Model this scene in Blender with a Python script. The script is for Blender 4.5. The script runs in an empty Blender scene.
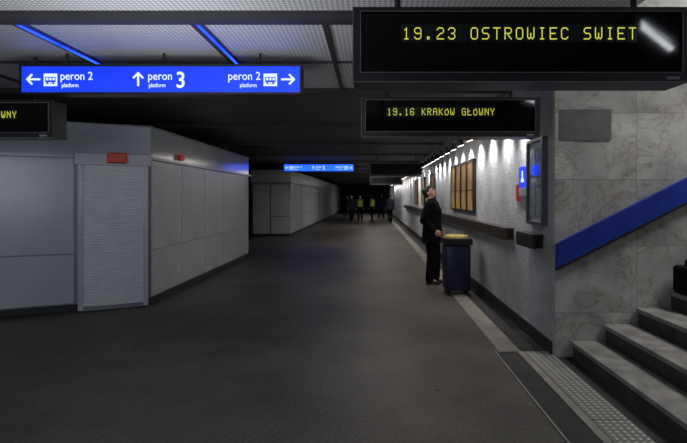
import bpy, bmesh, math, random
from mathutils import Vector, Matrix
random.seed(7)
S = bpy.context.scene
COL = S.collection
V = Vector

# ------------------------------------------------------------ materials
def new_mat(name):
    m = bpy.data.materials.new(name); m.use_nodes = True
    nt = m.node_tree; b = nt.nodes["Principled BSDF"]
    return m, nt, b

def mat(name, col, rough=0.6, metal=0.0, var=0.15, scale=6.0, bump=0.0, bscale=60.0, emit=None, es=0.0, spec=0.5):
    m, nt, b = new_mat(name)
    N, L = nt.nodes, nt.links
    tc = N.new("ShaderNodeTexCoord")
    nz = N.new("ShaderNodeTexNoise"); nz.inputs["Scale"].default_value = scale; nz.inputs["Detail"].default_value = 5
    L.new(tc.outputs["Object"], nz.inputs["Vector"])
    r = N.new("ShaderNodeValToRGB")
    r.color_ramp.elements[0].position = 0.3; r.color_ramp.elements[1].position = 0.7
    r.color_ramp.elements[0].color = (*[c*(1-var) for c in col], 1)
    r.color_ramp.elements[1].color = (*[min(1, c*(1+var)) for c in col], 1)
    L.new(nz.outputs["Fac"], r.inputs["Fac"]); L.new(r.outputs["Color"], b.inputs["Base Color"])
    b.inputs["Roughness"].default_value = rough; b.inputs["Metallic"].default_value = metal
    b.inputs["Specular IOR Level"].default_value = spec
    if bump:
        n2 = N.new("ShaderNodeTexNoise"); n2.inputs["Scale"].default_value = bscale; n2.inputs["Detail"].default_value = 4
        L.new(tc.outputs["Object"], n2.inputs["Vector"])
        bp = N.new("ShaderNodeBump"); bp.inputs["Strength"].default_value = bump; bp.inputs["Distance"].default_value = 0.01
        L.new(n2.outputs["Fac"], bp.inputs["Height"]); L.new(bp.outputs["Normal"], b.inputs["Normal"])
    if emit:
        b.inputs["Emission Color"].default_value = (*emit, 1); b.inputs["Emission Strength"].default_value = es
    return m

def floor_mat():
    m, nt, b = new_mat("asphalt_floor"); N, L = nt.nodes, nt.links
    g = N.new("ShaderNodeNewGeometry")
    n1 = N.new("ShaderNodeTexNoise"); n1.inputs["Scale"].default_value = 0.8; n1.inputs["Detail"].default_value = 8; n1.inputs["Roughness"].default_value = 0.65
    n2 = N.new("ShaderNodeTexNoise"); n2.inputs["Scale"].default_value = 45; n2.inputs["Detail"].default_value = 4
    L.new(g.outputs["Position"], n1.inputs["Vector"]); L.new(g.outputs["Position"], n2.inputs["Vector"])
    r1 = N.new("ShaderNodeValToRGB")
    r1.color_ramp.elements[0].position = 0.32; r1.color_ramp.elements[0].color = (0.070, 0.065, 0.057, 1)
    r1.color_ramp.elements[1].position = 0.7; r1.color_ramp.elements[1].color = (0.16, 0.148, 0.128, 1)
    L.new(n1.outputs["Fac"], r1.inputs["Fac"])
    r2 = N.new("ShaderNodeValToRGB")
    r2.color_ramp.elements[0].position = 0.35; r2.color_ramp.elements[0].color = (0.6, 0.6, 0.6, 1)
    r2.color_ramp.elements[1].position = 0.7; r2.color_ramp.elements[1].color = (1.15, 1.15, 1.15, 1)
    L.new(n2.outputs["Fac"], r2.inputs["Fac"])
    mx = N.new("ShaderNodeMix"); mx.data_type = 'RGBA'; mx.blend_type = 'MULTIPLY'; mx.inputs[0].default_value = 1
    L.new(r1.outputs["Color"], mx.inputs[6]); L.new(r2.outputs["Color"], mx.inputs[7])
    vo = N.new("ShaderNodeTexVoronoi"); vo.inputs["Scale"].default_value = 1.4
    L.new(g.outputs["Position"], vo.inputs["Vector"])
    lt = N.new("ShaderNodeMath"); lt.operation = 'LESS_THAN'; lt.inputs[1].default_value = 0.05
    L.new(vo.outputs["Distance"], lt.inputs[0])
    m2 = N.new("ShaderNodeMix"); m2.data_type = 'RGBA'
    L.new(lt.outputs[0], m2.inputs[0]); L.new(mx.outputs[2], m2.inputs[6]); m2.inputs[7].default_value = (0.03, 0.028, 0.026, 1)
    L.new(m2.outputs[2], b.inputs["Base Color"])
    b.inputs["Roughness"].default_value = 0.5; b.inputs["Specular IOR Level"].default_value = 0.3
    bp = N.new("ShaderNodeBump"); bp.inputs["Strength"].default_value = 0.35; bp.inputs["Distance"].default_value = 0.01
    L.new(n2.outputs["Fac"], bp.inputs["Height"]); L.new(bp.outputs["Normal"], b.inputs["Normal"])
    return m

def marble_mat():
    m, nt, b = new_mat("marble_cladding"); N, L = nt.nodes, nt.links
    g = N.new("ShaderNodeNewGeometry"); sp = N.new("ShaderNodeSeparateXYZ"); L.new(g.outputs["Position"], sp.inputs[0])
    cb = N.new("ShaderNodeCombineXYZ"); L.new(sp.outputs["X"], cb.inputs["X"]); L.new(sp.outputs["Z"], cb.inputs["Y"])
    mp = N.new("ShaderNodeMapping"); mp.inputs["Location"].default_value = (-1.78, -0.43, 0); L.new(cb.outputs[0], mp.inputs["Vector"])
    br = N.new("ShaderNodeTexBrick"); br.offset = 0.0; br.inputs["Scale"].default_value = 1
    br.inputs["Brick Width"].default_value = 0.8; br.inputs["Row Height"].default_value = 0.645
    br.inputs["Mortar Size"].default_value = 0.0022; br.inputs["Mortar Smooth"].default_value = 0
    br.inputs["Color1"].default_value = (0, 0, 0, 1); br.inputs["Color2"].default_value = (1, 1, 1, 1); br.inputs["Mortar"].default_value = (0.5, 0.5, 0.5, 1)
    L.new(mp.outputs[0], br.inputs["Vector"])
    sc = N.new("ShaderNodeVectorMath"); sc.operation = 'SCALE'; sc.inputs["Scale"].default_value = 7
    L.new(br.outputs["Color"], sc.inputs[0])
    ad = N.new("ShaderNodeVectorMath"); ad.operation = 'ADD'; L.new(g.outputs["Position"], ad.inputs[0]); L.new(sc.outputs[0], ad.inputs[1])
    # soft clouds
    n1 = N.new("ShaderNodeTexNoise"); n1.inputs["Scale"].default_value = 2.6; n1.inputs["Detail"].default_value = 10; n1.inputs["Roughness"].default_value = 0.6; n1.inputs["Distortion"].default_value = .5
    L.new(ad.outputs[0], n1.inputs["Vector"])
    r = N.new("ShaderNodeValToRGB"); e = r.color_ramp.elements
    e[0].position = 0.3; e[0].color = (0.33, 0.335, 0.33, 1)
    e[1].position = 0.72; e[1].color = (0.64, 0.64, 0.62, 1)
    x = e.new(0.5); x.color = (0.48, 0.475, 0.46, 1)
    L.new(n1.outputs["Fac"], r.inputs["Fac"])
    # fine veins
    n2 = N.new("ShaderNodeTexNoise"); n2.inputs["Scale"].default_value = 2.0; n2.inputs["Detail"].default_value = 9; n2.inputs["Roughness"].default_value = 0.65; n2.inputs["Distortion"].default_value = 1.2
    L.new(ad.outputs[0], n2.inputs["Vector"])
    v = N.new("ShaderNodeValToRGB"); e = v.color_ramp.elements
    e[0].position = 0.475; e[0].color = (1, 1, 1, 1); e[1].position = .525; e[1].color = (1, 1, 1, 1)
    x = e.new(0.5); x.color = (0.66, 0.58, 0.50, 1)
    L.new(n2.outputs["Fac"], v.inputs["Fac"])
    mu = N.new("ShaderNodeMix"); mu.data_type = 'RGBA'; mu.blend_type = 'MULTIPLY'; mu.inputs[0].default_value = .8
    L.new(r.outputs["Color"], mu.inputs[6]); L.new(v.outputs["Color"], mu.inputs[7])
    tone = N.new("ShaderNodeMapRange"); tone.inputs["To Min"].default_value = .8; tone.inputs["To Max"].default_value = 1.1
    sx = N.new("ShaderNodeSeparateColor"); L.new(br.outputs["Color"], sx.inputs[0]); L.new(sx.outputs[0], tone.inputs["Value"])
    tm = N.new("ShaderNodeVectorMath"); tm.operation = 'SCALE'; L.new(mu.outputs[2], tm.inputs[0]); L.new(tone.outputs[0], tm.inputs["Scale"])
    mx = N.new("ShaderNodeMix"); mx.data_type = 'RGBA'; L.new(br.outputs["Fac"], mx.inputs[0])
    L.new(tm.outputs[0], mx.inputs[6]); mx.inputs[7].default_value = (0.2, 0.19, 0.18, 1)
    L.new(mx.outputs[2], b.inputs["Base Color"]); b.inputs["Roughness"].default_value = 0.4
    return m

def plaster_mat():
    m, nt, b = new_mat("stained_plaster"); N, L = nt.nodes, nt.links
    g = N.new("ShaderNodeNewGeometry")
    n1 = N.new("ShaderNodeTexNoise"); n1.inputs["Scale"].default_value = 1.7; n1.inputs["Detail"].default_value = 9; n1.inputs["Roughness"].default_value = .7
    n2 = N.new("ShaderNodeTexNoise"); n2.inputs["Scale"].default_value = 38; n2.inputs["Detail"].default_value = 5
    L.new(g.outputs["Position"], n1.inputs["Vector"]); L.new(g.outputs["Position"], n2.inputs["Vector"])
    r = N.new("ShaderNodeValToRGB"); r.color_ramp.elements[0].position = .3; r.color_ramp.elements[0].color = (0.40, 0.41, 0.44, 1)
    r.color_ramp.elements[1].position = .65; r.color_ramp.elements[1].color = (0.70, 0.71, 0.74, 1)
    L.new(n1.outputs["Fac"], r.inputs["Fac"]); L.new(r.outputs["Color"], b.inputs["Base Color"])
    bp = N.new("ShaderNodeBump"); bp.inputs["Strength"].default_value = .8; bp.inputs["Distance"].default_value = .02
    L.new(n2.outputs["Fac"], bp.inputs["Height"]); L.new(bp.outputs["Normal"], b.inputs["Normal"])
    b.inputs["Roughness"].default_value = .75
    return m

def stripes_mat(name, c1, c2, scale, axis, rough=.5, metal=.3, axis2=None, bump=.6, lo=.25, hi=.6):
    m, nt, b = new_mat(name); N, L = nt.nodes, nt.links
    g = N.new("ShaderNodeNewGeometry"); sp = N.new("ShaderNodeSeparateXYZ"); L.new(g.outputs["Position"], sp.inputs[0])
    def saw(ax):
        mu = N.new("ShaderNodeMath"); mu.operation = 'MULTIPLY'; mu.inputs[1].default_value = scale*2*math.pi
        L.new(sp.outputs[ax], mu.inputs[0])
        s = N.new("ShaderNodeMath"); s.operation = 'SINE'; L.new(mu.outputs[0], s.inputs[0])
        a = N.new("ShaderNodeMath"); a.operation = 'MULTIPLY_ADD'; a.inputs[1].default_value = .5; a.inputs[2].default_value = .5
        L.new(s.outputs[0], a.inputs[0]); return a
    a = saw(axis); out = a.outputs[0]
    if axis2:
        c = saw(axis2); mm = N.new("ShaderNodeMath"); mm.operation = 'MULTIPLY'
        L.new(a.outputs[0], mm.inputs[0]); L.new(c.outputs[0], mm.inputs[1]); out = mm.outputs[0]
    r = N.new("ShaderNodeValToRGB"); r.color_ramp.elements[0].position = lo; r.color_ramp.elements[0].color = (*c1, 1)
    r.color_ramp.elements[1].position = hi; r.color_ramp.elements[1].color = (*c2, 1)
    L.new(out, r.inputs["Fac"]); L.new(r.outputs["Color"], b.inputs["Base Color"])
    bp = N.new("ShaderNodeBump"); bp.inputs["Strength"].default_value = bump; bp.inputs["Distance"].default_value = .01
    L.new(out, bp.inputs["Height"]); L.new(bp.outputs["Normal"], b.inputs["Normal"])
    b.inputs["Roughness"].default_value = rough; b.inputs["Metallic"].default_value = metal
    return m

def emis(name, col, s, lo=.8, hi=1.2, scale=1.3, base=.3):
    m, nt, b = new_mat(name); N, L = nt.nodes, nt.links
    tc = N.new("ShaderNodeTexCoord"); nz = N.new("ShaderNodeTexNoise"); nz.inputs["Scale"].default_value = scale
    L.new(tc.outputs["Object"], nz.inputs["Vector"])
    r = N.new("ShaderNodeMapRange"); r.inputs["From Min"].default_value = .3; r.inputs["From Max"].default_value = .7
    r.inputs["To Min"].default_value = s*lo; r.inputs["To Max"].default_value = s*hi
    L.new(nz.outputs["Fac"], r.inputs["Value"])
    b.inputs["Base Color"].default_value = (*[min(1, c*base) for c in col], 1)
    b.inputs["Emission Color"].default_value = (*col, 1); L.new(r.outputs[0], b.inputs["Emission Strength"])
    return m

M_floor = floor_mat(); M_marble = marble_mat(); M_plaster = plaster_mat()
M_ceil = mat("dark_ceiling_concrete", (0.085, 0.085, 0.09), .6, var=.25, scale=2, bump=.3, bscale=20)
M_mesh = stripes_mat("ceiling_metal_lamella", (.50, .50, .53), (.90, .91, .95), 26, "Y", .5, 0, axis2="X", bump=.2, lo=.1, hi=.6)
M_beam = mat("ceiling_grey_beam", (.04, .04, .045), .5)
M_white = mat("kiosk_white_panel", (.64, .67, .72), .24, var=.09, scale=1.5)
M_gloss = mat("kiosk_glossy_fascia", (.56, .59, .64), .13, var=.09, scale=1.5)
M_white2 = mat("kiosk_frame_metal", (.30, .32, .36), .4, var=.08, scale=2)
M_shut = mat("shutter_white_slats", (.90, .92, .95), .42, var=.05)
M_gap = mat("kiosk_plinth_dark", (.05, .05, .055), .7)
M_red = mat("red_lamp_plastic", (.5, .03, .015), .35, emit=(1, .06, .02), es=.04)
M_black = mat("black_housing", (.012, .012, .014), .4, var=.2)
M_screen = mat("display_glass", (.003, .003, .004), .05, var=.1, spec=.5)
M_screen2 = mat("display_matt_screen", (.004, .004, .005), .6, var=.1, spec=.2)
M_bezel = mat("bezel_dark_grey", (.022, .022, .025), .35)
M_bezline = mat("bezel_pale_edge", (.20, .205, .215), .4)
M_cell = mat("flap_cells", (.016, .018, .017), .35)
M_led = emis("yellow_green_characters", (.74, .76, .10), .95)
M_blue = emis("sign_blue_glow", (.005, .030, .66), 1.55, .55, 1.5, 1.1, .6)
M_bluefar = emis("sign_blue_glow_bright", (.012, .08, .95), 2.6, .7, 1.4, 1.1, .6)
M_signwhite = emis("sign_white_glow", (.66, .78, 1.0), 1.2)
M_bluereflect = emis("painted_blue_reflection", (.02, .09, 1), 1.5, .4, 1.5, 2)  # emission stands in for blue sign light reflected on the ceiling
M_bluepaint = mat("blue_painted_panel", (.012, .035, .33), .45, var=.15)
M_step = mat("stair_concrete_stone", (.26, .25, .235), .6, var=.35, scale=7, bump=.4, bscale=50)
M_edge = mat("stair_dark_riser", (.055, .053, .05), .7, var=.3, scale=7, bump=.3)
M_border = mat("border_stone", (.25, .235, .205), .6, var=.3, scale=3, bump=.4, bscale=40)
M_gutter = mat("gutter_dark", (.03, .028, .027), .8, var=.3, scale=4, bump=.3)
M_grate = stripes_mat("dotted_steel_grating", (.20, .20, .19), (.46, .45, .42), 20, "X", .5, .2, axis2="Y", bump=.8)
M_rail = mat("dark_wood_rail", (.035, .025, .02), .45, var=.3, scale=10)
M_pad = mat("black_metal", (.015, .015, .016), .4)
M_framegrey = mat("notice_frame_steel", (.12, .13, .14), .35)
M_lamp = emis("lamp_white_lens", (1, .93, .85), 6)
M_warm = emis("warm_lit_poster", (.52, .29, .09), .34, .35, 1.5, 3)
M_warm2 = emis("warm_dim_poster", (.50, .29, .10), .18, .35, 1.5, 3, .2)
M_paper = mat("notice_paper", (.42, .44, .47), .5, var=.3, scale=12)
M_plate = mat("grey_service_plate", (.15, .155, .16), .5, var=.2, scale=5)
M_glassd = mat("notice_sheet_paper", (.28, .31, .36), .15, var=.35, scale=14)
M_bin = mat("bin_blue_metal", (.008, .011, .045), .4, var=.2)
M_binrim = mat("bin_black_rim", (.015, .015, .018), .35)
M_yellow = mat("yellow_bin_liner", (.50, .38, .10), .5, var=.3, scale=15, bump=.4, emit=(.8, .6, .1), es=.04)  # faint emission puts the lit look of the bin top into the colour
M_coat = mat("black_coat_wool", (.005, .005, .008), .85, var=.3, bump=.3, spec=.15)
M_trou = mat("charcoal_trousers", (.005, .005, .008), .85, var=.3, bump=.2, spec=.15)
M_skin = mat("skin", (.78, .44, .34), .5, var=.08)
M_hair = mat("dark_hair", (.02, .014, .01), .6, var=.3, scale=60, bump=.5)
M_eye = mat("eye_dark", (.03, .02, .02), .2)
M_shoe = mat("black_leather", (.01, .01, .01), .3)
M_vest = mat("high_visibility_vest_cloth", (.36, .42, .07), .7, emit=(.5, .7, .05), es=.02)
M_jack1 = mat("dark_blue_jacket_cloth", (.012, .016, .03), .8)
M_tube = emis("fluorescent_tube_glow", (.9, .95, 1), 14)

# ------------------------------------------------------------ mesh builder
class MB:
    def __init__(s): s.bm = bmesh.new()
    def box(s, x0, x1, y0, y1, z0, z1, M=None, bev=0.0):
        vs = [s.bm.verts.new(V(p)) for p in [(x0,y0,z0),(x1,y0,z0),(x1,y1,z0),(x0,y1,z0),(x0,y0,z1),(x1,y0,z1),(x1,y1,z1),(x0,y1,z1)]]
        fs = [s.bm.faces.new([vs[i] for i in f]) for f in [(0,3,2,1),(4,5,6,7),(0,1,5,4),(1,2,6,5),(2,3,7,6),(3,0,4,7)]]
        if bev:
            es = list({e for f in fs for e in f.edges})
            r = bmesh.ops.bevel(s.bm, geom=es, offset=bev, segments=2, affect='EDGES', profile=.5)
            vs = list({v for f in r['faces'] for v in f.verts} | {v for v in vs if v.is_valid})
        if M is not None:
            for v in vs: v.co = M @ v.co
        return s
    def prism(s, pts, z0, z1):
        a = [s.bm.verts.new((x, y, z0)) for x, y in pts]; b = [s.bm.verts.new((x, y, z1)) for x, y in pts]
        s.bm.faces.new(a[::-1]); s.bm.faces.new(b); n = len(pts)
        for i in range(n): s.bm.faces.new([a[i], a[(i+1) % n], b[(i+1) % n], b[i]])
        return s
    def extr(s, prof, f0, f1):
        a = [s.bm.verts.new(f0(p)) for p in prof]; b = [s.bm.verts.new(f1(p)) for p in prof]
        s.bm.faces.new(a[::-1]); s.bm.faces.new(b); n = len(prof)
        for i in range(n): s.bm.faces.new([a[i], a[(i+1) % n], b[(i+1) % n], b[i]])
        return s
    def cone(s, p, q, r0, r1, seg=12):
        p, q = V(p), V(q); d = q-p; L = d.length
        R = d.to_track_quat('Z', 'Y').to_matrix().to_4x4()
        bmesh.ops.create_cone(s.bm, cap_ends=True, segments=seg, radius1=max(r0, 1e-4), radius2=max(r1, 1e-4), depth=L, matrix=Matrix.Translation((p+q)/2) @ R)
        return s
    def ell(s, c, r, M=None, seg=16):
        r = (r, r, r) if not hasattr(r, '__len__') else r
        T = Matrix.Translation(c) @ Matrix.Diagonal((*r, 1))
        if M is not None: T = M @ T
        bmesh.ops.create_uvsphere(s.bm, u_segments=seg, v_segments=seg//2+2, radius=1, matrix=T); return s
    def limb(s, pts, rad):
        for i, p in enumerate(pts):
            s.ell(p, rad[i], seg=14)
            if i: s.cone(pts[i-1], p, rad[i-1], rad[i], 14)
        return s
    def loft(s, secs, seg=24):
        rings = []
        for (c, rx, ry) in secs:
            rings.append([s.bm.verts.new((c[0]+rx*math.cos(a*2*math.pi/seg), c[1]+ry*math.sin(a*2*math.pi/seg), c[2])) for a in range(seg)])
        s.bm.faces.new(rings[0][::-1]); s.bm.faces.new(rings[-1])
        for i in range(len(rings)-1):
            for k in range(seg):
                s.bm.faces.new([rings[i][k], rings[i][(k+1) % seg], rings[i+1][(k+1) % seg], rings[i+1][k]])
        return s
    def mesh(s, name, mt, smooth=False):
        bmesh.ops.recalc_face_normals(s.bm, faces=s.bm.faces)
        me = bpy.data.meshes.new(name); s.bm.to_mesh(me); s.bm.free()
        me.materials.append(mt)
        if smooth:
            for p in me.polygons: p.use_smooth = True
        return me
    def make(s, name, mt, parent=None, smooth=False, origin=None):
        co = [v.co for v in s.bm.verts]
        if origin is None:
            mn = [min(c[i] for c in co) for i in range(3)]; mxx = [max(c[i] for c in co) for i in range(3)]
            origin = V(((mn[0]+mxx[0])/2, (mn[1]+mxx[1])/2, mn[2]))
        origin = V(origin)
        for v in s.bm.verts: v.co -= origin
        o = bpy.data.objects.new(name, s.mesh(name, mt, smooth)); COL.objects.link(o)
        attach(o, parent, origin)
        return o

WL = {}
def attach(o, parent, wloc):
    WL[o.name] = V(wloc)
    if parent: o.parent = parent; o.location = V(wloc) - WL[parent.name]
    else: o.location = wloc
def root(name, loc, label, cat, group=None):
    e = bpy.data.objects.new(name, None); e.empty_display_size = .2; COL.objects.link(e)
    e.location = loc; WL[e.name] = V(loc); meta(e, label, cat, group); return e
def meta(o, label, cat, group=None):
    o["label"] = label; o["category"] = cat
    if group: o["group"] = group
    return o
def struct(o): o["kind"] = "structure"; return o
def copy_tree(r, delta, rotz=None):
    c = r.copy(); COL.objects.link(c); c.location = r.location + V(delta); WL[c.name] = V(c.location)
    if rotz is not None: c.rotation_euler = (0, 0, rotz)
    for ch in list(r.children):
        d = ch.copy(); COL.objects.link(d); d.parent = c
        for g in list(ch.children):
            h = g.copy(); COL.objects.link(h); h.parent = d
    return c

def text_obj(body, size, loc, mt, parent, name, align='LEFT', extr=.002, sx=1.0, bold=0.0):
    cu = bpy.data.curves.new(name, 'FONT'); cu.body = body; cu.size = size; cu.extrude = extr; cu.align_x = align
    cu.offset = bold; cu.resolution_u = 4
    t = bpy.data.objects.new("tmp", cu); COL.objects.link(t)
    dg = bpy.context.evaluated_depsgraph_get(); dg.update()
    me = bpy.data.meshes.new_from_object(t.evaluated_get(dg))
    bpy.data.objects.remove(t)
    me.transform(Matrix.Rotation(math.pi/2, 4, 'X') @ Matrix.Diagonal((sx, 1, 1, 1)))
    me.materials.clear(); me.materials.append(mt)
    o = bpy.data.objects.new(name, me); COL.objects.link(o); attach(o, parent, loc); return o

# ------------------------------------------------------------ setting
Y0, Y1, XL, XR, ZC = -2.0, 62.0, -8.0, 1.77, 2.95
o = MB().box(XL, XR+.18, Y0, Y1, -.1, 0).make("floor", M_floor); struct(o)
o = MB().box(XR, XR+.2, 5.05, Y1, 0, 3.2).make("wall_right", M_plaster); struct(o)
o = MB().box(XR+.2, 7.5, 5.05, 5.25, 0, 5.2).box(XR+.012, XR+.2, 5.044, 5.05, 0, 3.2).make("wall_stair", M_marble); struct(o)
o = MB().box(XL-.2, XL, Y0, Y1, 0, 3.2).make("wall_left", M_ceil); struct(o)
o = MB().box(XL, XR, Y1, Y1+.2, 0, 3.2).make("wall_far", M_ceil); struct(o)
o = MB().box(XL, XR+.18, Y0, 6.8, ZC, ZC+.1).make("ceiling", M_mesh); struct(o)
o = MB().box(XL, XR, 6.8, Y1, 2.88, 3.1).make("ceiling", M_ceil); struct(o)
o = MB().box(XR+.0, 7.5, Y0, 5.25, 5.2, 5.3).make("ceiling", M_ceil); struct(o)
n = 1
def trim(mb, mt):
    global n
    o = mb.make("trim_%d" % n, mt); n += 1; return struct(o)
trim(MB().box(XL, XR+.15, 3.9, 4.02, 2.88, ZC), M_beam)
trim(MB().box(XL, XR+.15, 6.68, 6.8, 2.88, ZC), M_beam)
trim(MB().box(XL, XR+.15, 3.5, 3.54, 2.90, ZC), M_beam)
for xx in (-4.22, -2.82, -1.4, -.35):
    trim(MB().box(xx-.04, xx+.0, 4.02, 6.68, 2.92, ZC), M_beam)
for yy in (5.35,):
    trim(MB().box(XL, XR+.15, yy, yy+.03, 2.93, ZC), M_beam)
for k in range(14):
    trim(MB().box(XL, XR, 9.5+k*3.2, 9.62+k*3.2, 2.82, 2.88), M_beam)
# floor strips
trim(MB().box(1.28, 1.50, 5.2, 60, 0, .006, bev=.001), M_border)
trim(MB().box(1.50, XR, 5.2, 60, 0, .003), M_gutter)
trim(MB().box(1.25, 1.46, 1.0, 5.2, 0, .003), M_gutter)
trim(MB().box(1.46, 1.52, 1.0, 5.2, .0, .010), M_border)
trim(MB().box(1.235, 1.25, 1.0, 5.2, .0, .008), M_border)
trim(MB().box(1.79, 1.93, 2.0, 5.03, 0, .004), M_gutter)
g = MB()
for k in range(5):
    y = 1.2 + k*.8
    g.box(1.525, 1.785, y, y+.79, .0, .012, bev=.003)
trim(g, M_grate)
o = MB().box(XR-.015, XR, 5.07, 60, .003, .14).make("baseboard_right", M_gutter); struct(o)

# glowing strips painted in for blue sign light reflected on near ceiling ribs
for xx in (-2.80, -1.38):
    r = root("blue_reflection_strip", (xx, 5.2, ZC), "thin glowing blue strip imitating sign light reflected on ceiling ribs", "light", "painted blue ceiling reflections")
    MB().box(xx-.004, xx+.022, 4.05, 6.6, ZC-.03, ZC).make("strip_backing", M_bluepaint, r)
    MB().cone((xx+.01, 4.08, ZC-.04), (xx+.01, 6.55, ZC-.04), .011, .011, 10).make("tube", M_bluereflect, r, True)  # glowing rod imitates the reflected blue, no lamp here

# ------------------------------------------------------------ staircase
st = root("staircase", (3.5, 3.6, 0), "grey stone staircase rising along a marble clad wall", "stairs")
for i in range(14):
    x0 = 1.95 + .315*i
    m = MB()
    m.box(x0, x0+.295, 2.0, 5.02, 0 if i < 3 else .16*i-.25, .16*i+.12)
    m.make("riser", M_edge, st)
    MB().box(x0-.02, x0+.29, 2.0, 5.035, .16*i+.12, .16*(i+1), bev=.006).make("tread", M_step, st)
sl = .16/.315
r = root("blue_handrail_panel", (1.80, 5.03, .89), "bright blue painted sloping rail panel fixed on marble stair wall", "handrail")
prof = [(1.79, .87), (5.6, .87+3.81*sl), (5.6, 1.1+3.81*sl), (1.79, 1.10)]
MB().extr(prof, lambda p: V((p[0], 4.985, p[1])), lambda p: V((p[0], 5.04, p[1]))).make("panel", M_bluepaint, r)
prof = [(1.78, .845), (5.6, .845+3.82*sl), (5.6, .87+3.82*sl), (1.78, .87)]
MB().extr(prof, lambda p: V((p[0], 4.98, p[1])), lambda p: V((p[0], 5.04, p[1]))).make("lower_edge_strip", M_bezel, r)
r = root("service_plate", (2.08, 5.04, 2.08), "dark grey rectangular metal plate screwed to marble wall", "wall plate")
MB().box(1.83, 2.33, 5.039, 5.043, 2.10, 2.40, bev=.001).make("plate", M_plate, r)
for (a, c) in ((1.87, 2.13), (2.29, 2.13), (1.87, 2.37), (2.29, 2.37)): MB().cone((a, 5.039, c), (a, 5.035, c), .006, .005, 8).make("screw", M_bezline, r)
bx, by, bz = 2.985, 4.86, .642
r = root("travel_bag", (bx, by, bz), "black upright bag standing on a stair step", "bag")
MB().box(bx-.095, bx+.095, by-.14, by+.14, bz, bz+.26, bev=.03).make("bag_body", M_coat, r, True)
m = MB(); pts = [(bx, by-.08, bz+.25), (bx, by-.06, bz+.31), (bx, by+.06, bz+.31), (bx, by+.08, bz+.25)]
m.limb(pts, [.01]*4); m.make("handle", M_pad, r, True)

# ------------------------------------------------------------ right wall furniture
def rail(y0, y1):
    r = root("wall_bumper_rail", (XR-.08, (y0+y1)/2, 1.0), "dark wooden leaning rail bracketed along plaster wall", "rail", "wall rails")
    MB().box(XR-.14, XR-.10, y0, y1, 1.02, 1.15, bev=.006).make("rail_board", M_rail, r)
    MB().box(XR-.14, XR-.02, y0, y1, 1.15, 1.17, bev=.004).make("rail_top", M_rail, r)
    k = max(2, int((y1-y0)/1.4)+1)
    for i in range(k):
        y = y0+.12+(y1-y0-.24)*i/(k-1)
        MB().box(XR-.10, XR, y-.02, y+.02, 1.02, 1.15).make("bracket", M_pad, r)
rail(5.25, 5.85); rail(6.35, 9.6); rail(9.65, 13.9); rail(14.0, 19); rail(19.1, 26)
r = root("notice_case", (XR-.03, 5.46, 1.26), "tall glazed notice case in a steel frame on plaster wall", "notice board")
m = MB(); a0, a1 = 5.2, 5.74
m.box(XR-.06, XR, a0, a0+.03, 1.26, 2.16).box(XR-.06, XR, a1-.03, a1, 1.26, 2.16).box(XR-.06, XR, a0+.03, a1-.03, 2.13, 2.16).box(XR-.06, XR, a0+.03, a1-.03, 1.26, 1.29)
m.make("frame", M_framegrey, r)
MB().box(XR-.03, XR, a0+.03, a1-.03, 1.29, 2.13).make("back_panel", M_paper, r)
for (ya, yb, za, zb) in ((5.27, 5.45, 1.75, 2.05), (5.49, 5.67, 1.78, 2.06), (5.27, 5.46, 1.38, 1.68), (5.5, 5.67, 1.36, 1.7)):
    MB().box(XR-.036, XR-.03, ya, yb, za, zb).make("notice_sheet", M_glassd, r)
m = MB(); m.cone((XR-.062, 5.47, 1.83), (XR-.036, 5.47, 1.83), .055, .055, 28); m.make("painted_blue_glint", M_blue, r)  # glowing disc painted in for a blue reflection in the case glass
r = root("information_sign", (XR-.02, 5.95, 1.62), "small blue wall sign with white pictogram and red strip", "sign")
MB().box(XR-.03, XR, 5.83, 6.12, 1.66, 1.90, bev=.003).make("sign_plate", M_blue, r)
MB().box(XR-.034, XR-.03, 5.92, 6.03, 1.72, 1.76).box(XR-.034, XR-.03, 5.955, 5.995, 1.76, 1.85).make("pictogram", M_signwhite, r)
MB().box(XR-.03, XR, 5.83, 6.12, 1.56, 1.655, bev=.003).make("white_plate", M_paper, r)
MB().box(XR-.03, XR, 6.16, 6.24, 1.5, 1.7, bev=.003).make("red_strip", M_red, r)
def poster(y0, y1, lab, mw):
    r = root("poster_case", (XR-.04, (y0+y1)/2, 1.28), lab, "poster", "lit poster cases")
    m = MB(); z0, z1 = 1.28, 2.2; f = .04
    m.box(XR-.06, XR, y0, y0+f, z0, z1).box(XR-.06, XR, y1-f, y1, z0, z1).box(XR-.06, XR, y0+f, y1-f, z1-f, z1).box(XR-.06, XR, y0+f, y1-f, z0, z0+f)
    m.box(XR-.055, XR, y0+f, y1-f, 1.66, 1.68)
    m.make("frame", M_pad, r)
    MB().box(XR-.045, XR, y0+f, y1-f, z0+f, z1-f).make("poster_sheet", mw, r)
for k in range(4):
    poster(8.75+k*.62, 9.33+k*.62, "warm brown lit poster in a dark frame on plaster wall", M_warm)
for k in range(3):
    poster(14.2+k*2.6, 15.1+k*2.6, "dim warm brown poster in a dark frame on plaster wall", M_warm2)

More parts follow.
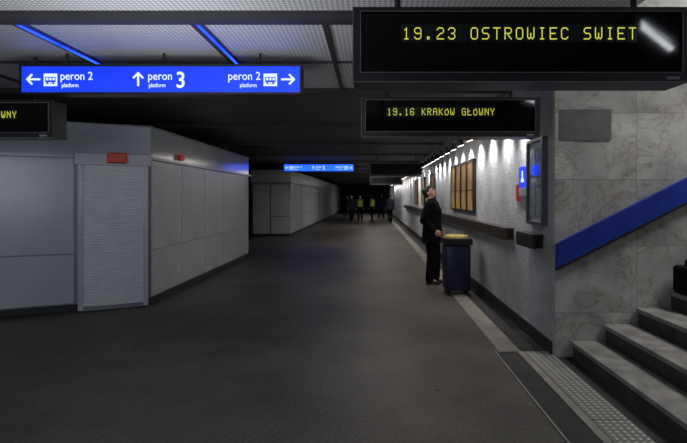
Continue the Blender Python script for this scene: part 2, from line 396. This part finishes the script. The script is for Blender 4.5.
def lamp(y, strength):
    r = root("wall_spot_lamp", (XR, y, 2.5), "small angled spot lamp on arm lighting the wall", "lamp", "row of wall spot lamps")
    MB().cone((XR, y, 2.60), (XR-.22, y, 2.56), .012, .012, 8).box(XR-.02, XR, y-.04, y+.04, 2.54, 2.66).make("arm", M_pad, r)
    d = V((.35, 0, -1)).normalized()
    c = V((XR-.22, y, 2.56))
    MB().cone(c-d*.03, c+d*.11, .035, .06, 16).make("lamp_head", M_bezel, r, False)
    MB().cone(c+d*.111, c+d*.117, .052, .052, 16).make("lens", M_lamp, r)
    if strength:
        l = bpy.data.lights.new("spot_light", 'SPOT'); l.energy = strength; l.spot_size = 2.1; l.spot_blend = 1; l.shadow_soft_size = .04; l.color = (1, .96, .95)
        lo = bpy.data.objects.new("spot_light", l); COL.objects.link(lo); lo.location = c+d*.14
        lo.rotation_euler = V((.42, 0, -1)).to_track_quat('-Z', 'Y').to_euler()
for k in range(44):
    y = 5.9+k*.82
    lamp(y, 32 if k < 5 else (28 if k < 11 else (44 if k < 42 and k % 2 == 0 else 0)))

# ------------------------------------------------------------ kiosks
A = V((-3.17, 7.46, 0)); u = V((-.892, -.452, 0)).normalized(); nn = V((.452, -.892, 0)).normalized()
FM = Matrix(((u.x, nn.x, 0, A.x), (u.y, nn.y, 0, A.y), (0, 0, 1, 0), (0, 0, 0, 1)))
def P(t, o=0): q = A+u*t+nn*o; return (q.x, q.y)
Bz = 13.4
k1 = root("market_kiosk", (-4.8, 10, 0), "white panelled closed kiosk with angled end and roller shutter", "kiosk")
poly = [P(0), (-3.17, Bz), (-6.6, Bz), P(3.85)]
MB().prism(poly, .1, 2.08).make("kiosk_body", M_white2, k1)
MB().prism([(A.x-.03, A.y+.05), (-3.2, Bz-.03), (-6.57, Bz-.03), P(3.8, -.05)], 0, .1).make("plinth", M_gap, k1)
po = [(P(0, .0)[0]+.015, P(0)[1]-.02), (-3.155, Bz+.0), (-6.6, Bz), P(3.85, .02)]
MB().prism(po, 2.12, 2.54).make("fascia", M_gloss, k1)
pl = [(A.x+.07, A.y-.06), (-3.10, Bz+.02), (-6.6, Bz+.02), P(3.85, .07)]
MB().prism(pl, 2.08, 2.12).make("ledge", M_white, k1)
pl = [(A.x+.04, A.y-.04), (-3.13, Bz+.01), (-6.6, Bz+.01), P(3.85, .04)]
MB().prism(pl, 2.54, 2.56).make("roof_trim", M_white2, k1)
ys = [7.49, 8.68, 9.86, 11.04, 12.22, 13.40]
for i in range(5):
    a, b = ys[i]+.009, ys[i+1]-.009
    MB().box(-3.175, -3.155, a, b, .79, 2.075, bev=.004).make("wall_panel", M_white, k1)
    MB().box(-3.175, -3.155, a, b, .12, .77, bev=.004).make("wall_panel", M_white, k1)
for (a, b) in ((.95, 2.35), (2.37, 3.8)):
    MB().box(a, b, -.005, .02, .79, 2.075, FM, .004).make("wall_panel", M_white, k1)
    MB().box(a, b, -.005, .02, .12, .77, FM, .004).make("wall_panel", M_white, k1)
MB().box(.03, .09, 0, .10, .02, 1.98, FM).make("shutter_guide", M_white, k1)
MB().box(.84, .90, 0, .10, .02, 1.98, FM).make("shutter_guide", M_white, k1)
MB().box(-.01, .94, 0, .20, 1.98, 2.14, FM, .012).make("shutter_box", M_white, k1)
prof = []; z = .06
while z < 1.955:
    prof += [(.054, z), (.066, z+.006), (.069, z+.018), (.066, z+.030), (.054, z+.035)]; z += .036
prof += [(.054, 1.98), (.01, 1.98), (.01, .06)]
MB().extr(prof, lambda p: FM @ V((.09, p[0], p[1])), lambda p: FM @ V((.84, p[0], p[1]))).make("roller_shutter", M_shut, k1)
MB().box(.09, .84, .02, .08, .01, .06, FM).make("shutter_bottom_bar", M_white2, k1)
def redlamp(M, lab):
    c = M @ V((0, 0, 0))
    r = root("red_alarm_lamp", c, lab, "lamp")
    MB().box(-.12, .12, .005, .09, .0, .13, M, .012).make("lamp_casing", M_red, r)
    MB().box(-.13, .13, .002, .02, -.01, .0, M).make("mounting_plate", M_gap, r)
redlamp(FM @ Matrix.Translation((.43, .20, 2.015)), "red rectangular alarm lamp on the roller shutter box")
redlamp(Matrix.Translation((-3.155, 8.55, 2.15)) @ Matrix(((0,1,0,0),(1,0,0,0),(0,0,1,0),(0,0,0,1))) @ Matrix.Diagonal((.7,.7,.7,1)), "small red alarm lamp above the kiosk side panels")

def kiosk2(y):
    x0, x1, L = -4.7, -3.2, 3.35
    r = root("market_kiosk", ((x0+x1)/2, y+L/2, 0), "white panelled closed market kiosk in a long row", "kiosk", "row of white kiosks")
    MB().box(x0, x1, y, y+L, .08, 2.1).make("kiosk_body", M_white2, r)
    MB().box(x0+.03, x1-.03, y+.03, y+L-.03, 0, .08).make("plinth", M_gap, r)
    MB().box(x0-.03, x1+.05, y-.05, y+L-.02, 2.14, 2.62, bev=.01).make("fascia", M_white, r)
    MB().box(x0-.03, x1+.10, y-.08, y+L-.02, 2.1, 2.14).make("ledge", M_white2, r)
    for i in range(3):
        a = y+.03+i*(L-.06)/3+.02; b = a+(L-.06)/3-.04
        MB().box(x1-.005, x1+.03, a, b, .80, 2.06, bev=.006).make("wall_panel", M_white, r)
        MB().box(x1-.005, x1+.03, a, b, .12, .76, bev=.006).make("wall_panel", M_white, r)
    MB().box(x0+.06, x0+.7, y-.03, y+.005, .12, 2.04, bev=.006).make("door", M_white, r)
    MB().box(x0+.76, x1-.04, y-.03, y+.005, .80, 2.04, bev=.006).make("wall_panel", M_white, r)
    MB().box(x0+.76, x1-.04, y-.03, y+.005, .12, .76, bev=.006).make("wall_panel", M_white, r)
    return r
kk = kiosk2(20.5)
for i in range(1, 10): copy_tree(kk, (0, 3.45*i, 0))

# ------------------------------------------------------------ dot-matrix boards
F = {'1':"00100 01100 00100 00100 00100 00100 01110",'9':"01110 10001 10001 01111 00001 10001 01110",
'2':"01110 10001 00001 00110 01000 10000 11111",'3':"01110 10001 00001 00110 00001 10001 01110",'6':"01110 10001 10000 11110 10001 10001 01110",
'.':"00000 00000 00000 00000 00000 01100 01100",'O':"01110 10001 10001 10001 10001 10001 01110",'S':"01111 10000 10000 01110 00001 00001 11110",
'T':"11111 00100 00100 00100 00100 00100 00100",'R':"11110 10001 10001 11110 10100 10010 10001",'W':"10001 10001 10001 10101 10101 10101 01010",
'I':"01110 00100 00100 00100 00100 00100 01110",'E':"11111 10000 10000 11110 10000 10000 11111",'C':"01110 10001 10000 10000 10000 10001 01110",
'K':"10001 10010 10100 11000 10100 10010 10001",'A':"01110 10001 10001 11111 10001 10001 10001",'G':"01110 10001 10000 10111 10001 10001 01111",
'Ł':"10000 10000 10100 11000 10000 10000 11111",'Ó':"00010 01110 10001 10001 10001 10001 01110",'N':"10001 11001 10101 10101 10011 10001 10001",
'Y':"10001 10001 01010 00100 00100 00100 00100",' ':"00000 "*7}
PV = .0100
def dots(txt, x, z, y, adv, ph, pv, parent, th=1.0):
    for i, ch in enumerate(txt):
        if ch == ' ': continue
        m = MB(); rows = F[ch].split()
        def on(a, b): return 0 <= a < 7 and 0 <= b < 5 and rows[a][b] == '1'
        e = .5-.33*th
        for r_ in range(7):
            for c_ in range(5):
                if on(r_, c_):
                    cx = x+i*adv+c_*ph; cz = z+(6-r_)*pv
                    m.box(cx+ph*e, cx+ph*(1-e), y-.002, y, cz+pv*e, cz+pv*(1-e))
                    if on(r_, c_+1): m.box(cx+ph*(1-e), cx+ph*(1+e), y-.002, y, cz+pv*.3, cz+pv*.7)
                    if on(r_+1, c_): m.box(cx+ph*.3, cx+ph*.7, y-.002, y, cz-pv*e, cz+pv*e)
                    for dc in (-1, 1):
                        if on(r_+1, c_+dc) and not on(r_+1, c_) and not on(r_, c_+dc):
                            bx_ = cx+ph*.5+dc*ph*.5
                            m.box(bx_-ph*.3, bx_+ph*.3, y-.002, y, cz-pv*.25, cz+pv*.25)
        m.make("display_character", M_led, parent)
def board(x0, x1, y, txt, tx, z0=2.175, z1=2.585, label="", adv=.0617, tz=2.395, ph=.0076, th=1.0):
    dpt = .24
    top = ZC if y < 6.8 else 2.88
    r = root("departure_board", ((x0+x1)/2, y+dpt/2, top), label, "display board", "hanging departure boards")
    MB().box(x0, x1, y+.03, y+dpt, z0, z1, bev=.01).make("board_housing", M_black, r)
    f = .045; m = MB()
    m.box(x0, x1, y, y+.03, z0, z0+f+.01).box(x0, x1, y, y+.03, z1-f*.6, z1).box(x0, x0+f, y, y+.03, z0+f+.01, z1-f*.6).box(x1-f, x1, y, y+.03, z0+f+.01, z1-f*.6)
    m.make("bezel", M_bezel, r)
    a, b, c, d = x0+f, x1-f, z0+f+.01, z1-f*.6; t = .004
    m = MB().box(a-t, b+t, y-.004, y, c-t, c).box(a-t, b+t, y-.004, y, d, d+t).box(a-t, a, y-.004, y, c, d).box(b, b+t, y-.004, y, c, d)
    m.box(x0, x1, y-.004, y, z0, z0+t).box(x0, x0+t, y-.004, y, z0+t, z1)
    m.make("bezel_edging", M_bezline, r)
    MB().box(a, b, y+.012, y+.03, c, d).make("screen", M_screen if txt else M_screen2, r)
    if txt:
        m = MB()
        for i in range(len(txt)):
            cx = tx-.008+i*adv
            m.box(cx, cx+adv-.006, y+.010, y+.012, tz-.012, tz+.084)
        m.make("flap_cells", M_cell, r)
        dots(txt, tx, tz, y+.009, adv, ph, PV, r, th)
    MB().box(x1-.13, x1-.06, y-.002, y, z0+.015, z0+.03).make("small_plate", M_white2, r)
    for xx in (x0+.25, x1-.25):
        MB().cone((xx, y+dpt/2, z1-.01), (xx, y+dpt/2, top), .018, .018, 10).make("hanger_rod", M_pad, r)
    return r
board(-.10, 1.74, 2.83, "19.23 OSTROWIEC SWIET", .172, label="large black departure board reading 19.23 OSTROWIEC SWIET", tz=2.408, th=.85, ph=.0086)
board(-.095, 1.61, 4.95, "19.16 KRAKÓW GŁÓWNY", .155, z0=2.12, z1=2.5, label="black departure board reading 19.16 KRAKÓW GŁÓWNY in yellow-green", adv=.0546, tz=2.328, ph=.0080, th=.9)
board(-5.0, -3.12, 5.1, "19.16 KRAKÓW GŁÓWNY", -3.47-19*.0541, z0=2.13, z1=2.5, label="black departure board hanging near kiosk, destination ending in WNY", adv=.0541, tz=2.325, ph=.0080, th=.9)
board(-.05, 1.62, 15.8, None, 0, label="distant black departure board hanging across the passage", tz=2.36)
board(-.05, 1.62, 26.5, None, 0, label="distant black departure board hanging across the passage", tz=2.36)

# ------------------------------------------------------------ direction sign
def px(x): return (x-371)/520*5.0
def sign(D, label, mb=None):
    mb = mb or M_blue
    x0, x1, z0, z1 = -3.36, -.68, 2.55, 2.81
    top = ZC if D < 6.8 else 2.88
    r = root("direction_sign", ((x0+x1)/2, D+.07, top), label, "sign", "hanging platform signs")
    MB().box(x0-.015, x1+.015, D-.012, D+.14, z1-.006, z1+.014).box(x0-.015, x1+.015, D-.012, D+.14, z0-.014, z0+.006).box(x0-.015, x0+.004, D-.012, D+.14, z0+.006, z1-.006).box(x1-.004, x1+.015, D-.012, D+.14, z0+.006, z1-.006).make("sign_frame", M_black, r)
    MB().box(x0+.004, x1-.004, D, D+.13, z0+.006, z1-.006).make("sign_housing", M_bezel, r)
    MB().box(x0+.004, x1-.004, D-.006, D, z0+.006, z1-.006).make("sign_face", mb, r)
    for xx in (x0+.4, (x0+x1)/2, x1-.4):
        MB().cone((xx, D+.07, z1-.01), (xx, D+.07, top), .012, .012, 8).make("hanger_rod", M_pad, r)
    y = D-.008
    def arrow(cx, cz, dirx, dirz, L=.12):
        m = MB(); d = V((dirx, 0, dirz)); p = V((-dirz, 0, dirx)); c = V((cx, 0, cz)); t = .009
        def quad(a, b):
            dd = (b-a).normalized(); q = V((-dd.z, 0, dd.x))*t
            pr = [a+q-dd*t*.5, b+q+dd*t*.5, b-q+dd*t*.5, a-q-dd*t*.5]
            m.extr([(v.x, v.z) for v in pr], lambda s: V((s[0], y-.003, s[1])), lambda s: V((s[0], y+.002, s[1])))
        tip = c+d*L/2
        quad(c-d*L/2, tip); quad(tip, tip-d*.045+p*.045); quad(tip, tip-d*.045-p*.045)
        m.make("arrow", M_signwhite, r)
    def train(cx, cz):
        MB().box(cx-.065, cx+.065, y-.002, y+.002, cz-.06, cz+.06, bev=.0015).make("pictogram_tile", M_signwhite, r)
        # side view railway carriage: frame with window openings and rail below
        m = MB()
        a, b = y-.004, y-.002
        m.box(cx-.05, cx+.05, a, b, cz-.024, cz-.006).box(cx-.05, cx+.05, a, b, cz+.02, cz+.028)
        for t in (-.05, -.018, .012, .042): m.box(cx+t, cx+t+.008, a, b, cz-.006, cz+.02)
        m.box(cx-.05, cx+.05, a, b, cz-.042, cz-.037).box(cx-.035, cx-.02, a, b, cz-.037, cz-.024).box(cx+.02, cx+.035, a, b, cz-.037, cz-.024)
        m.make("train_pictogram", M_blue, r)
    zc = (z0+z1)/2
    def T(s, sz, x, dz, sx, b=0): text_obj(s, sz, (px(x), y, zc+dz), M_signwhite, r, "sign_lettering", sx=sx, bold=b)
    arrow(px(34), zc, -1, 0); train(px(51), zc-.005)
    T("peron 2", .112, 60.5, -.005, .88); T("platform", .056, 62, -.075, .85)
    arrow(px(138.5), zc, 0, 1, .12)
    T("peron", .112, 148, -.005, .88); T("platform", .056, 149, -.075, .85)
    T("3", .215, 176, -.078, .9, .003)
    T("peron 2", .112, 228, -.005, .88); T("platform", .056, 240, -.075, .85)
    train(px(270.5), zc-.005); arrow(px(288), zc, 1, 0)
    return r
sign(5.0, "blue illuminated platform sign with white arrows and lettering")
sign(20.1, "distant blue illuminated platform sign hanging from ceiling", M_bluefar)

# ------------------------------------------------------------ litter bin
bx, by = 1.37, 8.36
r = root("litter_bin", (bx, by, .006), "dark blue square litter bin with yellow liner on top", "bin")
m = MB()
m.box(bx-.2, bx+.2, by-.2, by+.2, .07, .80, bev=.03); m.make("bin_body", M_bin, r, True)
for sx_ in (-1, 1):
    for sy in (-1, 1): MB().box(bx+sx_*.15-.02, bx+sx_*.15+.02, by+sy*.15-.02, by+sy*.15+.02, .006, .09).make("foot", M_binrim, r)
m = MB(); m.box(bx-.225, bx+.225, by-.225, by-.17, .80, .90, bev=.01).box(bx-.225, bx+.225, by+.17, by+.225, .80, .90, bev=.01).box(bx-.225, bx-.17, by-.17, by+.17, .80, .90, bev=.01).box(bx+.17, bx+.225, by-.17, by+.17, .80, .90, bev=.01)
m.make("bin_rim", M_binrim, r)
m = MB()
m.loft([((bx, by, .78), .16, .16), ((bx, by, .88), .18, .18), ((bx, by, .92), .20, .20), ((bx, by, .945), .17, .17), ((bx, by, .93), .10, .10)], 16)
for v in m.bm.verts: v.co += V((random.uniform(-.008, .008), random.uniform(-.008, .008), random.uniform(-.008, .008)))
m.make("bin_liner", M_yellow, r, True)

# ------------------------------------------------------------ people
def remesh(mb, name, mt, vox, smooth=4):
    me = mb.mesh("tmp", mt, True)
    t = bpy.data.objects.new("tmp", me); COL.objects.link(t)
    a = t.modifiers.new("r", 'REMESH'); a.mode = 'VOXEL'; a.voxel_size = vox; a.use_smooth_shade = True
    b = t.modifiers.new("s", 'SMOOTH'); b.factor = .5; b.iterations = smooth
    dg = bpy.context.evaluated_depsgraph_get(); dg.update()
    m2 = bpy.data.meshes.new_from_object(t.evaluated_get(dg)); m2.name = name
    bpy.data.objects.remove(t)
    m2.materials.clear(); m2.materials.append(mt)
    for p in m2.polygons: p.use_smooth = True
    return m2

def hand(m, w, e, side, curl):
    w, e = V(w), V(e); d = (w-e).normalized()
    inn = V((0, -side, 0)); inn = (inn - d*inn.dot(d)).normalized()
    wide = d.cross(inn).normalized()
    if wide.z < 0: wide = -wide
    for i, off in enumerate((.032, .011, -.011, -.031)):
        kn = w + d*(.088-.004*abs(i-1)) + wide*off
        m.limb([w+wide*off*.6, kn], [.016, .0115])
        L = (.068, .078, .072, .056)[i]; p = kn; ang = 0
        pts = [p]
        for j, fr in enumerate((.45, .3, .25)):
            ang += curl*(.7+.12*i)
            dd = d*math.cos(ang)+inn*math.sin(ang); p = p+dd*L*fr; pts.append(p)
        m.limb(pts, [.0105, .0095, .0088, .0075])
    b = w+d*.025+wide*.024
    m.limb([b, b+d*.03+wide*.028+inn*.012, b+d*.062+wide*.034+inn*.022, b+d*.085+wide*.03+inn*.03], [.015, .013, .011, .009])

def person(pos, rotz, label, arms, legs, pitch, vox, coatm, trom, vest=False, long_coat=True, group=None, bulk=1.0, scale=1.0):
    HP = Matrix.Translation((0, 0, 1.52)) @ Matrix.Rotation(-pitch, 4, 'Y') @ Matrix.Translation((0, 0, -1.52))
    body = MB()
    body.ell((-.005, 0, 1.66), (.097, .076, .09), HP); body.ell((.035, 0, 1.588), (.062, .056, .066), HP)
    body.ell((.02, 0, 1.62), (.078, .066, .07), HP); body.ell((.084, 0, 1.668), (.014, .045, .01), HP)
    n0, n1, n2 = HP @ V((.088, 0, 1.655)), HP @ V((.118, 0, 1.618)), HP @ V((.098, 0, 1.61))
    body.limb([n0, n1, n2], [.009, .013, .012])
    body.ell((.088, 0, 1.580), (.013, .026, .006), HP); body.ell((.086, 0, 1.568), (.012, .022, .007), HP); body.ell((.08, 0, 1.54), (.016, .02, .015), HP)
    for s in (-1, 1): body.ell((-.005, s*.078, 1.625), (.018, .011, .031), HP)
    body.limb([(-.015, 0, 1.42), tuple(HP @ V((-.005, 0, 1.60)))], [.062, .055])
    body.loft([((0, 0, .86), .09, .14), ((0, 0, 1.0), .095, .145), ((0, 0, 1.15), .095, .135), ((0, 0, 1.3), .11, .16), ((-.005, 0, 1.42), .095, .17), ((-.01, 0, 1.47), .06, .10)])
    coat, tro = MB(), MB(); B = bulk
    hem = .74 if long_coat else .86
    coat.loft([((0, 0, hem), .155*B, .205*B), ((0, 0, hem+.12), .15*B, .20*B), ((0, 0, 1.05), .135*B, .185*B), ((.0, 0, 1.18), .13*B, .18*B), ((0, 0, 1.32), .14*B, .195*B), ((-.005, 0, 1.42), .12, .20), ((-.01, 0, 1.465), .09, .15), ((-.012, 0, 1.50), .075, .085), ((-.012, 0, 1.525), .07, .078)])
    for s, (sh_, el, wr) in zip((-1, 1), arms):
        body.limb([sh_, el, wr], [.05, .042, .028]); hand(body, wr, el, s, .45)
        coat.limb([(0, s*.12, 1.43), sh_, el, V(wr)-(V(wr)-V(el)).normalized()*.015], [.075, .075*B, .062*B, .045])
    tro.loft([((0, 0, .80), .115, .16), ((0, 0, .92), .125, .17), ((0, 0, 1.02), .115, .16)])
    for (hp, kn, an) in legs:
        body.limb([hp, kn, an], [.075, .055, .038]); tro.limb([hp, kn, V(an)+V((0, 0, .0))], [.098*B, .078*B, .066*B])
        body.limb([an, V(an)+V((.10, 0, -.04))], [.036, .028])
    bm_ = remesh(body, "body", M_skin, vox, 2)
    p = bpy.data.objects.new("person", bm_); COL.objects.link(p); p.location = pos; p.rotation_euler = (0, 0, rotz); p.scale = (scale,)*3
    meta(p, label, "person", group); WL[p.name] = V((0, 0, 0))
    def ch(name, me):
        o = bpy.data.objects.new(name, me); COL.objects.link(o); o.parent = p; return o
    ch("coat" if long_coat else "jacket", remesh(coat, "coat", coatm, vox*1.3, 4))
    ch("trousers", remesh(tro, "trousers", trom, vox*1.3, 4))
    for (hp, kn, an) in legs:
        a = V(an); s_ = MB(); s_.ell((a.x-.01, a.y, a.z-.03), (.05, .045, .06)); s_.ell((a.x+.07, a.y, a.z-.055), (.115, .047, .036)); s_.ell((a.x-.035, a.y, a.z-.058), (.04, .038, .033))
        s_.loft([((a.x+.05, a.y, a.z-.09), .125, .045), ((a.x+.05, a.y, a.z-.075), .13, .048)])
        ch("shoe", remesh(s_, "shoe", M_shoe, .008, 2))
    h = MB(); h.ell((-.022, 0, 1.682), (.096, .085, .085), HP); h.ell((-.05, 0, 1.635), (.065, .075, .075), HP); h.ell((.03, 0, 1.725), (.06, .065, .035), HP)
    ch("hair", remesh(h, "hair", M_hair, .007, 2))
    for s in (-1, 1):
        e_ = MB(); e_.ell((.083, s*.031, 1.645), (.012, .013, .008), HP, 10); ch("eye", e_.mesh("eye", M_eye, True))
    m_ = MB(); c0 = [HP @ V((.1, y_, 1.574)) for y_ in (-.02, 0, .02)]
    m_.limb(c0, [.0035]*3); ch("mouth", m_.mesh("mouth", M_red, True))
    if vest:
        v = MB(); v.loft([((0, 0, .95), .15, .20), ((0, 0, 1.1), .145, .195), ((0, 0, 1.32), .15, .20), ((-.005, 0, 1.43), .13, .185), ((-.01, 0, 1.475), .095, .145)])
        ch("safety_vest", remesh(v, "vest", M_vest, vox*1.3, 3))
    return p
armsW = [((0, -.195, 1.41), (-.10, -.24, 1.14), (.08, -.20, .955)), ((0, .195, 1.41), (-.08, .24, 1.14), (.10, .17, .97))]
legsW = [((0, -.085, .88), (.02, -.10, .50), (-.02, -.11, .09)), ((0, .085, .88), (.04, .10, .50), (.04, .11, .09))]
person((1.10, 9.35, .0), math.radians(-18), "person in long black coat and dark trousers standing, looking upward", armsW, legsW, math.radians(28), .0075, M_coat, M_trou, bulk=1.22)
armsH = [((0, -.195, 1.41), (-.03, -.24, 1.13), (.05, -.25, .88)), ((0, .195, 1.41), (-.03, .24, 1.13), (.03, .25, .88))]
legsS = [((0, -.085, .88), (.10, -.10, .50), (.16, -.10, .09)), ((0, .085, .88), (.02, .10, .50), (-.2, .10, .13))]
pv = person((-.70, 33.6, 0), math.radians(-95), "person in yellow-green high visibility vest walking with a group", armsH, legsS, 0, .014, M_jack1, M_trou, vest=True, long_coat=False, group="distant walking people", scale=.95)
pd = person((.72, 37, 0), math.radians(60), "person in dark jacket and trousers walking in the passage", armsH, legsS, 0, .014, M_jack1, M_trou, vest=False, long_coat=False, group="distant walking people", scale=.95)
def cp(src, x, y, rz):
    c = copy_tree(src, (0, 0, 0), math.radians(rz)); c.location = (x, y, 0)
cp(pv, .06, 35.5, 120)
cp(pd, 1.14, 31.0, 100); cp(pd, -1.22, 32.5, -70); cp(pd, -1.9, 42, 200)

# ------------------------------------------------------------ lights
def area(loc, size, energy, col, rot=(0, 0, 0), sy=None):  # unseen area lights, no fitting modelled
    l = bpy.data.lights.new("unseen_area_light", 'AREA'); l.energy = energy; l.color = col; l.size = size
    if sy: l.shape = 'RECTANGLE'; l.size_y = sy
    o = bpy.data.objects.new("unseen_area_light", l); COL.objects.link(o); o.location = loc; o.rotation_euler = rot; return o
ta, tb = V((2.91, .03, 3.44)), V((3.72, -.77, 3.39))
r = root("fluorescent_tube_light", (ta+tb)/2+V((0, 0, .12)), "bare white fluorescent tube fixture hung above the stairs", "light")
MB().cone(ta, tb, .032, .032, 14).make("tube", M_tube, r, True)
d_ = (tb-ta); d_.z = 0; d_.normalize(); q = V((-d_.y, d_.x, 0)); c_ = (ta+tb)/2
FX = Matrix(((d_.x, q.x, 0, c_.x), (d_.y, q.y, 0, c_.y), (0, 0, 1, c_.z), (0, 0, 0, 1)))
MB().box(-.62, .62, -.05, .05, .05, .11, FX).box(-.62, -.58, -.03, .03, -.04, .05, FX).box(.58, .62, -.03, .03, -.04, .05, FX).make("fixture_body", M_white2, r)
for t_ in (-.4, .4):
    p_ = FX @ V((t_, 0, .11)); MB().cone(p_, (p_.x, p_.y, 5.2), .01, .01, 8).make("hanger_rod", M_pad, r)
area((4.3, 3.9, 4.6), 1.2, 112, (.98, .97, .95))
area((-2.4, -1.4, 2.0), 2.4, 54, (.88, .94, 1.0), rot=(math.radians(101), 0, math.radians(20)), sy=1.4)  # added fill from behind the camera for kiosks, boards and ceiling
area((-1.6, 3.4, 1.7), 1.4, 20, (.95, .97, 1.0), rot=(math.radians(160), 0, 0), sy=1)  # added uplight to brighten the near ceiling
area((.3, 9.5, 2.8), 1.0, 28, (1, .95, .88), sy=3)  # added fill for the passage, without a lamp body
area((.4, 18, 2.8), 1.0, 48, (1, .95, .88), sy=4)  # added fill to brighten the far kiosk row
area((.3, 27, 2.8), 1.0, 60, (1, .95, .9), sy=5)  # added fill further along the kiosk row
area((-.2, 44, 2.8), 1.4, 36, (1, .95, .9), sy=6)  # added light giving the distant figures a lit backdrop
w = bpy.data.worlds.new("world"); S.world = w; w.use_nodes = True
w.node_tree.nodes["Background"].inputs[0].default_value = (.5, .6, .8, 1); w.node_tree.nodes["Background"].inputs[1].default_value = .01

# ------------------------------------------------------------ camera
cd = bpy.data.cameras.new("camera"); cam = bpy.data.objects.new("camera", cd); COL.objects.link(cam)
cam.location = (0, 0, 1.55); cam.rotation_euler = (math.pi/2, 0, 0)
cd.sensor_width = 36; cd.lens = 520/687*36; cd.shift_x = -(371-343.5)/687; cd.shift_y = -(221.5-197)/687
cd.clip_end = 200; S.camera = cam
S.view_settings.view_transform = 'Standard'
